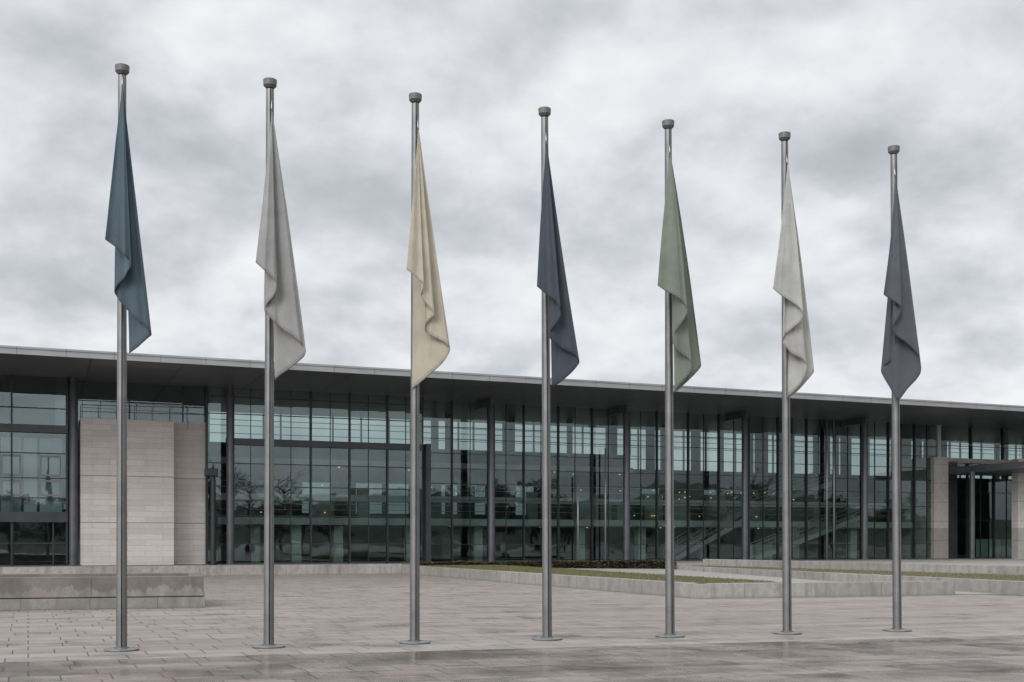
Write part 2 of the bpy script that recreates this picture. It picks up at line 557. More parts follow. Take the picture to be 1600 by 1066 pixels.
# columns + roof beams
for px in (115, 360, 768, 979, 1164, 1351):
    u = U(px)
    r = .21
    c = MB().lathe([(r + .1, ZT - .02), (r + .1, ZT + .03), (r, ZT + .031), (r, ZS - .5), (r * .82, ZS - .35), (r * .82, ZS + .01)], 24)
    c = c.build('column', M['column'], B, 40)
    c.location = (u, 0, 0)
    if px > 700:
        b = MB().box(u - .13, u + .13, -.25, 2.1, ZS - .42, ZS - .003)
        b.build('roof_beam', M['column'], B)

# floor inside and plinth
MB().box(UL, UR, -.6, WB, .02, ZT - .006).build('ground_floor', M['int_floor'], B)


def glazing(name, u0, u1, w, z0, z1, major, minor, transoms, gm, mw=.085, mm=.03, tz=.045, phase=0.0, jitter=.0009):
    """pane quads set a little out of true, mullions, transoms"""
    us = []
    u = u0 + phase
    k = 0
    while u < u1 - .05:
        us.append((u, k % minor == 0)); u += major / minor; k += 1
    xs = sorted({u0, u1, *[a for a, _ in us]})
    zs = sorted({z0, z1, *transoms})
    gp = MB()
    rr = random.Random(int(u0 * 100) + 5)
    for a, b in zip(xs, xs[1:]):
        for c, d in zip(zs, zs[1:]):
            tx = rr.gauss(0, jitter) * (b - a); tzv = rr.gauss(0, jitter) * (d - c)
            gp.quad((a, w - tx - tzv, c), (b, w + tx - tzv, c), (b, w + tx + tzv, d), (a, w - tx + tzv, d))
    g = gp.build(name, gm, B, None, False)
    for a, big in us:
        if big:
            MB().box(a - mw / 2, a + mw / 2, w - .14, w + .10, z0, z1 + .001).build('mullion', M['mullion'], g)
        else:
            MB().box(a - mm / 2, a + mm / 2, w - .05, w + .05, z0, z1 - .001).build('glazing_bar', M['mullion'], g)
    for z in transoms:
        MB().box(u0, u1, w - .062, w + .042, z - tz / 2, z + tz / 2).build('transom', M['mullion'], g)
    return g


# left wing
wA = .4
uA0, uA1 = UL + 4, U(106, wA)
gA = glazing('glazed_wing', uA0, uA1, wA, ZT, ZS - .003, 2.55, 1, [], M['glass_blue'], phase=.3 + ((uA1 - uA0) % 2.55) - .35)
zt = [Zb(50, y, wA) for y in (676, 664, 816, 800, 708, 747)]
MB().box(uA0, uA1, wA - .22, wA - .145, zt[0], zt[1]).build('spandrel', M['bandmetal'], gA)
MB().box(uA0, uA1, wA - .26, wA - .145, zt[2], zt[3]).build('spandrel', M['bandmetal'], gA)
for z in (zt[4], zt[5], Zb(50, 849, wA), Zb(50, 778, wA), zt[1] + .85):
    MB().box(uA0, uA1, wA - .05, wA + .05, z - .025, z + .025).build('transom', M['mullion'], gA)
for px in (20, 83):
    u = U(px, wA)
    MB().box(u - .035, u + .035, wA - .06, wA + .06, ZT, zt[2]).build('glazing_bar', M['mullion'], gA)
for pxa, pxb in ((1, 33), (62, 96)):                # casements in the first-floor band
    a, b = U(pxa, wA), U(pxb, wA)
    for q0, q1 in ((zt[5] + .1, zt[4] - .1), (Zb(50, 775, wA), zt[5] - .1)):
        cs = MB()
        cs.box(a, b, wA - .09, wA - .03, q0, q0 + .09); cs.box(a, b, wA - .09, wA - .03, q1 - .09, q1)
        cs.box(a, a + .09, wA - .09, wA - .03, q0 + .09, q1 - .09); cs.box(b - .09, b, wA - .09, wA - .03, q0 + .09, q1 - .09)
        cs.build('casement', M['casement'], gA)

for pxa, pxb in ((-62, -40), (-34, -4), (1, 33), (37, 58), (62, 97)):
    MB().box(U(pxa, wA + .2), U(pxb, wA + .2), wA + .2, wA + .22, zt[2] + .1, zt[0] - .25).build('roller_blind', M['blind'], gA)
# stone-clad blocks
s0, s1 = U(125.5, .0), U(272, .0)
zA = Zb(125, 652.5, 0)
MB().box(s0, s1, 0, 6.0, ZT - .1, zA, bev=.02).build('stone_block', M['clad'], B)
s2, s3 = s1 - .6, U(323, 1.15)
MB().box(s1 + .004, s3, 1.15, 6.0, ZT - .1, Zb(290, 660.2, 1.15), bev=.02).build('stone_block', M['clad'], B)
# gallery glazing above the stone
wD = 1.3
gD = glazing('clerestory', U(106, wD) - .6, U(327, wD), wD, zA - .3, ZS - .003, 2.7, 1, [ZS - 1.0], M['glass_blue'], mw=.05, phase=.9)
rl = MB()
for z in (zA + .55, zA + .9):
    rl.tube([(s0 + .1, .3, z), (s3 - .1, 1.22, z)], .018, 6)
for k in range(8):
    t = k / 7
    rl.tube([(s0 + .1 + (s3 - s0 - .2) * t, .3 + t * .92, zA - .3), (s0 + .1 + (s3 - s0 - .2) * t, .3 + t * .92, zA + .9)], .016, 6)
rl.build('roof_railing', M['finmetal'], B)

# middle glazing, close behind the columns
wB_ = 1.0
uB0, uB1 = U(325, wB_), U(659, wB_)
uM = U(485.5, wB_); step = U(546, wB_) - uM
zB = [Zb(485, y, wB_) for y in (727, 762, 783, 807, 850)]
gB = glazing('glass_wall', uB0, uB1, wB_, ZT, ZS - .003, step, 2, zB + [Zb(485, 652, wB_), Zb(485, 640, wB_) + .5], M['glass'],
             phase=(uM - uB0) % step)
MB().box(uB0 + .9, uB1, wB_ - .20, wB_ - .145, Zb(485, 699, wB_), Zb(485, 689, wB_)).build('spandrel', M['bandmetal'], gB)
MB().box(uB0 - .12, uB0 - .004, wB_ - .08, wB_ + .3, ZT, ZS - .003).build('end_post', M['mullion'], gB)
# return between the two planes
wC = 2.3
MB().box(uB1 - .12, uB1 + .14, wB_ + .11, wC + .1, ZT, ZS - .003).build('return_wall', M['bandmetal'], B)
MB().box(uB1 + .16, uB1 + .46, wB_ - .30, wB_ + .2, ZT, Zb(660, 694, wB_)).build('door_pier', M['bandmetal'], B)

# right-hand glazing, set further back
uC0, uC1 = uB1 + .15, U(1463, wC)
uM = U(706, wC); step = (U(872, wC) - uM) / 3
zC = [Zb(814, y, wC) for y in (672, 690, 712, 735, 758, 783, 823, 851)]
gC = glazing('glass_wall', uC0, uC1, wC, ZT, ZS - .003, step, 2, zC, M['glass'], phase=(uM - uC0) % step, mw=.075, mm=.022, tz=.034)
for px, ya, yb in ((903, 745, 878), (946, 700, 878), (1292, 640, 873), (1303, 640, 873)):
    u = U(px, wC - .4)
    z1 = Zb(px, ya, wC - .4)
    MB().tube([(u, wC - .4, ZT), (u, wC - .4, z1)], .055, 10).build('steel_post', M['finmetal'], B)

# entrance on the right
wP = 1.95
p0, p1 = U(1460, wP), U(1482, wP)
zP = Zb(1460, 714, wP)
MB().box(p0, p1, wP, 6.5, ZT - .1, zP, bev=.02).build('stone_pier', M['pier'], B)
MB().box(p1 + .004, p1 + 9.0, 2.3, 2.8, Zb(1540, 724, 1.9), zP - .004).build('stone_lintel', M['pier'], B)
MB().box(p1 + .004, U(1496, 2.3), 2.3, 2.85, ZT - .1, Zb(1540, 722, 1.9) - .004).build('stone_jamb', M['bandmetal'], B)
gE = glazing('entrance_glazing', U(1496, 2.6), p1 + 9.0, 2.6, ZT, Zb(1540, 722, 1.9) - .004, 2.5, 2,
             [3.2, 5.2], M['glass'], mw=.08, phase=.9)
for k in range(4):
    a = U(1533, 2.2) + k * 1.25
    MB().box(a, a + 1.12, 2.66, 2.69, ZT + .02, ZT + 1.35).build('frosted_panel', M['frost'], gE)
cu0 = U(1489, 1.6)
zc = Zb(1519, 726, -1)
cn = MB().box(cu0, cu0 + 11, -5.2, 2.28, zc - .46, zc)
cn = cn.build('canopy', M['canopy'], B)
MB().box(cu0 + .1, cu0 + 10.9, -5.1, 2.2, zc - .51, zc - .463).build('canopy_soffit', M['soffit'], cn)
cc = MB().lathe([(.18, ZT), (.18, zc - .46)], 20).build('canopy_column', M['column'], B, 40)
cc.location = (U(1519, -.6), -.6, 0)
q0 = U(1591, -1.5)
MB().box(q0, q0 + 5, -1.5, -.9, ZT - .1, Zb(1591, 717, -1.5), bev=.02).build('stone_wall', M['pier'], B)
gF = glazing('clerestory', U(1463, 2.6) + .1, UR - 2, 2.6, zP - .4, ZS - .003, 3.05, 1, [zP + .9], M['glass'], mw=.13, phase=.0)
MB().box(U(1463, 2.55) - .2, U(1463, 2.55) + .12, 2.2, 2.9, zP, ZS - .003).build('end_post', M['finmetal'], gF)
rl = MB()
rl.tube([(p0 + .3, .9, zP + .85), (UR - 2, .9, zP + .85)], .02, 6)
for k in range(9):
    rl.tube([(p0 + .3 + k * 2.2, .9, zP - .1), (p0 + .3 + k * 2.2, .9, zP + .85)], .016, 6)
rl.build('roof_railing', M['finmetal'], B)
MB().box(p1 + 9.004, UR - 1, 2.3, 2.9, ZT - .1, zP).build('stone_wall', M['pier'], B)
MB().box(p1 + .01, UR - 1, 2.92, 6.4, zP - .3, zP - .05).build('porch_roof', M['roofing'], B)

# ---- interior: rear wall with high windows, gallery, stairs
zR = 7.9
dark = MB()
uSplit = U(985, WB)
uA_back = U(105, WB) + .3
OP = [(U(a, WB), U(b, WB)) for a, b in ((472, 518), (556, 598), (606, 640), (690, 716), (742, 760), (806, 836), (1003, 1032), (1100, 1122))]
for q0_, q1_, za_, zb_ in ((uA_back, uSplit, ZT, 3.5), (uA_back, uSplit, 5.5, zR), (uSplit + .002, UR - 1, ZT, 3.5), (uSplit + .002, UR - 1, 5.5, 6.9)):
    dark.box(q0_, q1_, WB, WB + .25, za_, zb_)
xx = uA_back
for a, b in OP:
    dark.box(xx, a, WB + .004, WB + .246, 3.501, 5.499)
    xx = b
dark.box(xx, UR - 1, WB + .004, WB + .246, 3.501, 5.499)
# rear wall of the left wing, pierced by windows
x = UL + 1
dark.box(x, uA_back - .004, WB + .02, WB + .24, 8.101, ZS - .004)
dark.box(uA_back, U(326, WB), WB + .02, WB + .24, zR + .001, ZS - .004)
dark.box(x, uA_back - .004, WB, WB + .25, ZT, 3.1)
dark.box(x, uA_back - .004, WB, WB + .25, 7.3, 8.1)
dark.box(x, uA_back - .004, WB + .01, WB + .24, 3.101, 7.299)
dark.build('rear_wall', M['int_dark'], B)
MB().quad((uA_back, WB + .1, 3.4), (UR - 1, WB + .1, 3.4), (UR - 1, WB + .1, 5.6), (uA_back, WB + .1, 5.6)).build('rear_window', M['glass_tint'], B, None, False)
MB().quad((UL + 1, WB + .1, 6.6), (UR - 1, WB + .1, 6.6), (UR - 1, WB + .1, ZS), (UL + 1, WB + .1, ZS)).build('rear_window', M['glass_clear'], B, None, False)
rb = MB()
u = U(325, WB)
rr = random.Random(3)
while u < UR - 2:
    w_ = .10 if rr.random() < .75 else .5
    rb.box(u, u + w_, WB - .05, WB + .09, zR if u < uSplit else 6.9, ZS - .004)
    if u > uSplit and rr.random() < .5:
        MB().box(u + .6, u + .6 + rr.uniform(.5, 1.3), WB - .2, WB - .08, 6.5, ZS - .004).build('rear_pier', M['int_dark'], B)
    u += rr.choice((1.1, 1.5, 2.3, 1.9))
for z in (8.45, 8.95, 9.3):
    rb.box(U(325, WB), UR - 1, WB - .07, WB - .052, z, z + .045)
rb.build('rear_window_frame', M['int_pale'], B)
MB().box(UL, UL + .3, .9, WB, ZT, ZS - .004).build('end_wall', M['int_dark'], B)
MB().box(UR - .9, UR - .6, .9, WB, ZT, ZS - .004).build('end_wall', M['int_dark'], B)

uG0, uG1 = U(340, 4), U(1462, 4)
wg = 3.9
z_a = Zb(485, 820, wg); z_b = Zb(485, 809, wg)
gal = MB().box(uG0, uG1, wg, WB - .01, z_a, z_b).build('gallery_floor', M['int_slab'], B)
z_c = Zb(485, 782, wg); z_d = Zb(485, 772, wg)
MB().box(uG0, uG1, wg + .5, wg + .62, z_c, z_d).build('gallery_parapet', M['int_slab'], B)
up = MB().box(uG0, U(1000, 7), 8.0, WB - .01, 6.35, 6.7).build('upper_floor', M['int_slab'], B)
gr = MB()
for z in (z_d + .35, z_d + .7):
    gr.tube([(uG0, wg + .3, z), (uG1, wg + .3, z)], .02, 6)
gr.tube([(uG0, wg + .05, z_b + .45), (uG1, wg + .05, z_b + .45)], .02, 6)
gr.tube([(uG0, wg + .05, z_b + .8), (uG1, wg + .05, z_b + .8)], .02, 6)
gr.tube([(uG0, 8.0, 7.5), (U(1000, 8), 8.0, 7.5)], .025, 6)
gr.build('gallery_rail', M['stair'], B)
for px in (397, 462, 527, 640, 745, 905, 1000, 1095, 1240, 1330, 1400):
    u = U(px, 5.0)
    MB().box(u - .28, u + .28, 4.7, 5.25, ZT, z_a - .004, bev=.02).build('inner_pillar', M['int_pale'], B)
for px in (700, 800, 890, 960, 1040, 1220, 1285, 1400):
    u = U(px, 9)
    MB().tube([(u, 9.0, z_b), (u, 9.0, ZS - .01)], .2, 12).build('inner_column', M['int_dark'], B)
rr = random.Random(21)
for i in range(16):                                     # rooms along the back of the gallery
    u = uG0 + 1.5 + i * (uG1 - uG0 - 4) / 16 + rr.uniform(-.5, .5)
    z0 = z_b if rr.random() < .6 else ZT
    MB().box(u, u + rr.uniform(.7, 2.2), WB - .4, WB - .012, z0 + .02, z0 + rr.uniform(1.6, 2.1)).build(
        'inner_door', M['int_pale'] if rr.random() < .5 else M['int_slab'], B)
lampm = MB().lathe([(.03, -.03), (.055, -.02), (.055, 0)], 10).build('ceiling_lamp', M['lamp'], B)
first = True
for i in range(84):
    o = lampm if first else lampm.copy()
    if not first:
        COL.objects.link(o)
    first = False
    row = i % 3
    u = rr.uniform(uG0 + .6, uG1 - .8) if i % 2 else rr.uniform(U(985, 8), U(1260, 8))
    if row == 0:
        o.location = (u, rr.uniform(wg + .4, 10), z_a - .006)
    elif row == 1:
        o.location = (u, rr.uniform(8.3, 11.5), 6.34) if u < U(990, 8) else (u, rr.uniform(6, 11.8), rr.uniform(4.3, 5.6))
    else:
        o.location = (u, WB - .5, rr.choice((z_d + .5, z_d + .9, z_c - .5)))


def flight(pa, pb, w0, w1):
    """one straight stair flight from pa=(u,z) to pb=(u,z)"""
    (ua, za), (ub, zb) = pa, pb
    n = max(6, int(abs(zb - za) / .17))
    st = MB()
    for i in range(n):
        t = (i + .5) / n
        st.box(ua + (ub - ua) * i / n, ua + (ub - ua) * (i + 1) / n, w0 + .06, w1 - .06, za + (zb - za) * t, za + (zb - za) * t + .06)
    o = st.build('staircase', M['stair'], B)
    for w in (w0, w1):
        sg = MB()
        sg.bm.faces.new([sg.bm.verts.new(q) for q in ((ua, w - .05, za - .15), (ub, w - .05, zb - .15), (ub, w - .05, zb + .2), (ua, w - .05, za + .2))])
        r = bmesh.ops.extrude_face_region(sg.bm, geom=sg.bm.faces[:])
        for v in [g for g in r['geom'] if isinstance(g, bmesh.types.BMVert)]:
            v.co.y += .1
        sg.build('stringer', M['stair'], o)
        hr = MB()
        for dz in (.45, .72, 1.0):
            hr.tube([(ua, w, za + dz), (ub, w, zb + dz)], .028, 6)
        for i in range(0, n + 1, 3):
            t = i / n
            hr.tube([(ua + (ub - ua) * t, w, za + (zb - za) * t), (ua + (ub - ua) * t, w, za + (zb - za) * t + 1.0)], .022, 6)
        hr.build('handrail', M['stair'], o)


ws = 3.6
flight((U(1055, ws), ZT), (U(1162, ws), z_b), ws, ws + 1.5)
flight((U(1178, 2.9), ZT), (U(1345, 2.9), z_b + .3), 2.75, 3.55)
flight((U(1135, 6), z_b + .2), (U(1300, 6), 5.8), 6.0, 7.6)
u = U(1183, 3.0)
MB().box(U(1170, 3.1), U(1206, 3.1), 3.0, 3.2, ZT, ZT + 1.0).build('reception_counter', M['int_pale'], B)

# post with a box head between stone and glass
lp = empty('lamp_post', BO + EU * U(333, -.5) + EW * (-.5) + Vector((0, 0, ZT)), TH)
tag(lp, 'dark post with a boxy head between stone block and glass wall', 'lamp post')
hz = Zb(333, 745, -.5) - ZT
MB().lathe([(.22, 0), (.22, .03), (.14, .04), (.13, hz)], 16).build('post', M['mullion'], lp, 40)
MB().box(-.42, .22, -.25, .25, hz + .004, hz + .42, bev=.06).build('lamp_head', M['mullion'], lp)

# ------------------------------------------------------------------ terrace, walls, lawns
def wall(name, a, b, thick, z0, z1, m, label, side=1, cope=.0):
    """stone wall whose visible face runs a -> b, thickness going to the left of a->b"""
    a = Vector((a.x, a.y, 0)); b = Vector((b.x, b.y, 0))
    d = b - a
    L = d.length
    o = MB().box(0, L, 0, thick * side, 0, z1 - z0, bev=.012).build(name, m)
    place(o, (a.x, a.y, z0), math.atan2(d.y, d.x))
    tag(o, label, 'wall')
    return o


tw_a = gnd(480, 898.3)
wF = (tw_a - BO).dot(EW)                     # setback of the terrace front
tl = BO + EU * (UL - 10) + EW * wF
tr_px = 628
ut = U(tr_px, wF)
trp = BO + EU * ut + EW * wF
wall('terrace_wall', tl, trp, .45, 0, .50, M['terrace_stone'], 'low pale stone terrace wall running beneath the stone blocks and left glazing')
tp = [BO + EU * (UL - 10) + EW * (wF + .46), BO + EU * (ut + .2) + EW * (wF + .46), BO + EU * (ut + .2) + EW * (-5.0), BO + EU * (UR + 5) + EW * (-5.0),
      BO + EU * (UR + 5) + EW * 16, BO + EU * (UL - 10) + EW * 16]
tag(MB().prism([(p.x, p.y) for p in tp], 0, ZT - .03).build('terrace', M['path']), kind='structure')

# lawn bed 1
ZL = .435
cA = gnd(1091, 935.6)                         # front corner
cB = gnd(1493, 929.8)                         # right-hand end of the front wall
far = trp + EU * .05
wall('lawn_wall', trp + EW * -.02, cA, .42, 0, ZL, M['lawn_wall'], 'pale stone kerb wall running from the terrace toward the front lawn corner', 1)
wall('lawn_wall', cA, cB, .42, 0, ZL, M['lawn_wall'], 'pale stone wall along the front edge of the lawn, behind the green flag pole', 1)
r1 = gnd(1221, 908.7, ZL); r2 = gnd(1000, 895.6, ZL)
dl = (r2 - r1).normalized()
r3 = r1 + dl * 26
d1 = (Vector((trp.x, trp.y, 0)) - Vector((cA.x, cA.y, 0))).normalized()
n1 = Vector((d1.y, -d1.x, 0))                 # to the right of the kerb wall
lawn = [cA + n1 * .43 + d1 * .45, r1 + dl * .25, r3, cA + d1 * ((trp - cA).length - .5) + n1 * .43]
lawnp = [(p.x, p.y) for p in lawn]
lb = MB().prism(lawnp, .02, ZL - .02).build('lawn', M['lawn'])
tag(lb, kind='stuff', label='winter grass on the raised bed inside the front stone wall', cat='lawn')


def inpoly(x, y, P):
    c = False
    for i in range(len(P)):
        (x1, y1), (x2, y2) = P[i], P[i - 1]
        if (y1 > y) != (y2 > y) and x < (x2 - x1) * (y - y1) / (y2 - y1) + x1:
            c = not c
    return c


def blades(P, z, n, label, seed):
    rg = random.Random(seed)
    g = MB()
    x0, x1 = min(p[0] for p in P), max(p[0] for p in P)
    y0, y1 = min(p[1] for p in P), max(p[1] for p in P)
    k = 0
    while k < n:
        x, y = rg.uniform(x0, x1), rg.uniform(y0, y1)
        if not inpoly(x, y, P):
            continue
        k += 1
        a = rg.uniform(0, 6.28); h = rg.uniform(.02, .06) * (1.4 if rg.random() < .15 else 1); w = .012
        dx, dy = math.cos(a) * w, math.sin(a) * w
        lx, ly = rg.gauss(0, .02), rg.gauss(0, .02)
        vs = [g.bm.verts.new(q) for q in ((x - dx, y - dy, z), (x + dx, y + dy, z), (x + lx, y + ly, z + h))]
        g.bm.faces.new(vs)
    o = g.build('grass', M['blade'])
    tag(o, label, 'grass', kind='stuff')


blades(lawnp, ZL - .022, 26000, 'short dry grass growing on the front lawn', 4)
# lawn's inner kerb (faces the path)
wall('lawn_kerb', r1 + dl * .25, r3, .2, 0, ZL - .03, M['lawn_wall'], 'thin pale kerb between the front lawn and the path', -1)
# path between the beds
w2a = gnd(1060, 884.5, .44); w2b = gnd(1600, 909, .44)
w2d = (w2b - w2a).normalized()
w2e = w2b + w2d * 10
inr = Vector((cB.x, cB.y, 0))
pth = [r1 + Vector((.3, .2, 0)), inr + Vector((-.05, .5, 0)), w2a + w2d * 22.5, w2a - w2d * 1.0, r3 + Vector((.4, 0, 0))]
pm = MB()
pm.bm.faces.new([pm.bm.verts.new((p.x, p.y, q)) for p, q in zip(pth, (.02, .012, .012, .27, .27))])
tag(pm.build('path', M['path']), kind='structure')
wall('terrace_step_wall', w2a, w2e, .4, 0, .44, M['lawn_wall'], 'long pale stone wall slanting to the right edge below the narrow grass strip', 1)
# narrow upper grass strip and upper wall
w3a = gnd(1098, 884.2, .42); w3b = gnd(1600, 899.5, .42)
w3d = (w3b - w3a).normalized()
w3e = w3b + w3d * 10
n2 = Vector((-w2d.y, w2d.x, 0))
st = [w2a + n2 * .41 - w2d * .3, w2e + n2 * .41, w3e + Vector((.2, .1, 0)), w3a + Vector((.1, .1, 0))]
stp = [(p.x, p.y) for p in st]
sb = MB().prism(stp, .02, .425).build('lawn', M['lawn'])
tag(sb, kind='stuff', label='narrow strip of winter grass between two stone steps on the right', cat='lawn')
blades(stp, .42, 16000, 'short grass on the narrow strip between the right stone walls', 9)
wall('upper_wall', w3a, w3e, .5, .40, .765, M['lawn_wall'], 'uppermost pale stone wall at right, just below the entrance glazing', 1)
n3 = Vector((-w3d.y, w3d.x, 0))
ut_ = [w3a + n3 * .5, w3e + n3 * .5, w3e + n3 * 30, BO + EU * 60 + EW * -5.1, BO + EU * (U(1100, -5.1)) + EW * -5.1]
tag(MB().prism([(p.x, p.y) for p in ut_], .0, ZT - .034).build('upper_terrace', M['path']), kind='structure')

# hedge in front of the recessed glazing
h0, h1 = U(656, -5.2), U(1052, -5.2)
hp = BO + EW * -5.2
hg = MB()
rg = random.Random(12)
for i in range(24000):
    u = rg.uniform(h0, h1); w = rg.uniform(-.45, .45)
    top = .60 + .05 * mnoise.noise((u * .9, w, 2))
    z = rg.uniform(.03, top) if rg.random() < .65 else top - abs(rg.gauss(0, .04))
    p = hp + EU * u + EW * w + Vector((0, 0, z))
    q = Matrix.Rotation(rg.uniform(0, 6.3), 3, 'Z') @ Matrix.Rotation(rg.uniform(-1.2, 1.2), 3, 'X')
    s_ = rg.uniform(.03, .065)
    hg.quad(p + q @ Vector((-s_, -s_ * .5, 0)), p + q @ Vector((s_, -s_ * .5, 0)), p + q @ Vector((s_, s_ * .5, 0)), p + q @ Vector((-s_, s_ * .5, 0)))
hedge = hg.build('hedge', M['leaf'])
tag(hedge, 'low dark clipped hedge in front of the glass wall beyond the lawn', 'hedge')
# planter on the left
pA, pB = gnd(-260, 958.5), gnd(320.5, 949.8)
d = (Vector((pB.x, pB.y, 0)) - Vector((pA.x, pA.y, 0)))
L = d.length
pl = empty('stone_planter', (pB.x, pB.y, 0), math.atan2(d.y, d.x))
tag(pl, 'long stained stone planter on a darker plinth at the left edge', 'planter')
H = .80
D = 3.6
MB().box(-L, 0, 0, D, 0, .275, bev=.012).build('plinth', M['plinth_stone'], pl)
bx = MB()
bx.box(-L, -.035, .035, .40, .30, H, bev=.014)
bx.box(-.42, -.036, .402, D - .05, .30, H - .002, bev=.014)
bx.box(-L, -.422, D - .42, D - .051, .30, H - .001, bev=.014)
bx.build('planter_wall', M['planter_stone'], pl)
MB().box(-L, -.06, .06, D - .07, .276, .299).build('shadow_joint', M['capdark'], pl)
MB().box(-L, -.42, .40, D - .42, .3, .66).build('soil', M['soil'], pl)

# ------------------------------------------------------------------ flagpoles
BASE = [(190, 1016.5), (420, 1011.5), (648, 1005), (855, 999.5), (1047, 995), (1230, 990.3), (1402, 986)]
TOPY = [103, 125, 148, 170, 189.5, 208.5, 229.5]
TOPX = [191, 422, 649, 851, 1044, 1226, 1396.5]
NAMES = ['steel blue', 'mid grey', 'cream', 'navy blue', 'sage green', 'pale grey', 'slate grey']
HP = 9.04
poles = []
proto = None


def make_pole():
    e = empty('flagpole', (0, 0, 0))
    prof = [(.0825, .03)] + [(.0825 - .021 * t / 8, .03 + (HP - .185) * t / 8) for t in range(1, 9)]
    MB().lathe(prof, 56, groove=(R(-71), R(6.0), .034)).build('shaft', M['steel'], e, 30)
    MB().lathe([(.255, .004), (.262, .010), (.262, .026), (.25, .034), (.11, .036)], 48).build('base_plate', M['plate'], e, 35)
    MB().lathe([(.108, .0362), (.108, .05), (.086, .058)], 32).build('base_collar', M['steel'], e, 35)
    cap = MB().lathe([(.064, HP - .136), (.098, HP - .102), (.104, HP - .095), (.110, HP - .008), (.104, HP), (.03, HP + .006)], 40).build('pole_cap', M['cap'], e, 30)
    MB().lathe([(.045, HP - .180), (.045, HP - .1361)], 24).build('cap_neck', M['capdark'], cap, 30)
    return e


def copy_tree(o, parent=None):
    c = o.copy()
    COL.objects.link(c)
    c.parent = parent
    for ch in o.children:
        copy_tree(ch, c)
    return c


for i, (bx_, by_) in enumerate(BASE):
    if proto is None:
        proto = make_pole(); o = proto
    else:
        o = copy_tree(proto)
    p = gnd(bx_, by_)
    hp = EYE + (HY - TOPY[i]) * p.y / F
    o.scale = (1, 1, hp / HP)
    lean = (TOPX[i] - bx_) / F * p.y / HP
    o.location = (p.x, p.y, 0)
    o.rotation_euler = (0, math.atan(lean), 0)
    tag(o, 'tall brushed steel flagpole carrying the %s flag, on a round base plate' % NAMES[i], 'flagpole', 'steel flagpoles in a row across the square')
    poles.append(p)

# ------------------------------------------------------------------ flags
# free edge of each flag, from its front corner round its folds to the back; crop origin and scale bring it to photo points
FL = [
    ('blue', (130, 80), 2.133, (131, 112), [(74, 628), (110, 655), (138, 680), (154, 702), (155, 722), (140, 746), (116, 776), (105, 798), (110, 818), (150, 868), (195, 908), (223, 936), (216, 955), (176, 988), (150, 1005)]),
    ('grey', (370, 110), 2.131, (117, 128), [(60, 637), (90, 665), (120, 692), (132, 720), (124, 748), (100, 775), (90, 797), (98, 810), (120, 832), (150, 860), (190, 888), (216, 912), (228, 935), (220, 957), (188, 982), (150, 1010), (126, 1030)]),
    ('cream', (600, 130), 2.177, (117, 152), [(76, 633), (105, 655), (134, 682), (132, 702), (127, 722), (136, 742), (160, 768), (172, 788), (155, 802), (140, 828), (146, 850), (185, 870), (218, 893), (223, 912), (195, 955), (135, 1008), (95, 1040)]),
    ('navy', (810, 150), 2.317, (102, 165), [(67, 688), (100, 715), (130, 738), (150, 765), (153, 793), (140, 820), (116, 850), (110, 868), (124, 888), (160, 912), (200, 935), (220, 955), (217, 972), (192, 1002), (150, 1038), (121, 1053)]),
    ('green', (1000, 170), 2.367, (112, 162), [(66, 652), (100, 675), (140, 698), (165, 720), (177, 750), (163, 780), (135, 820), (122, 850), (124, 872), (145, 900), (175, 920), (193, 945), (188, 972), (162, 1007), (134, 1036), (131, 1048), (158, 1025), (195, 990), (222, 960), (226, 945)]),
    ('pale', (1180, 190), 2.425, (123, 158), [(68, 632), (95, 655), (130, 675), (165, 700), (182, 735), (172, 758), (140, 785), (112, 810), (105, 830), (115, 850), (142, 878), (180, 900), (196, 922), (194, 948), (178, 988), (150, 1020), (124, 1043), (126, 1048), (160, 1023), (195, 985), (221, 952), (224, 938)]),
    ('slate', (1350, 210), 2.475, (122, 158), [(78, 617), (105, 635), (130, 655), (145, 674), (139, 700), (118, 733), (112, 755), (125, 775), (165, 805), (200, 838), (217, 872), (220, 925), (175, 980), (131, 1027), (100, 975), (70, 920), (80, 893), (112, 872), (125, 845), (123, 800)]),
]


def crom(P, n):
    """dense curve through points: a few rounded turns"""
    Q = [P[0] * 2 - P[1]] + P + [P[-1] * 2 - P[-2]]
    out = []
    for i in range(1, len(Q) - 2):
        a, b, c, d_ = Q[i - 1], Q[i], Q[i + 1], Q[i + 2]
        for k in range(n):
            t = k / n
            out.append(.5 * ((2 * b) + (c - a) * t + (2 * a - 5 * b + 4 * c - d_) * t * t + (3 * b - a - 3 * c + d_) * t ** 3))
    out.append(P[-1])
    return out


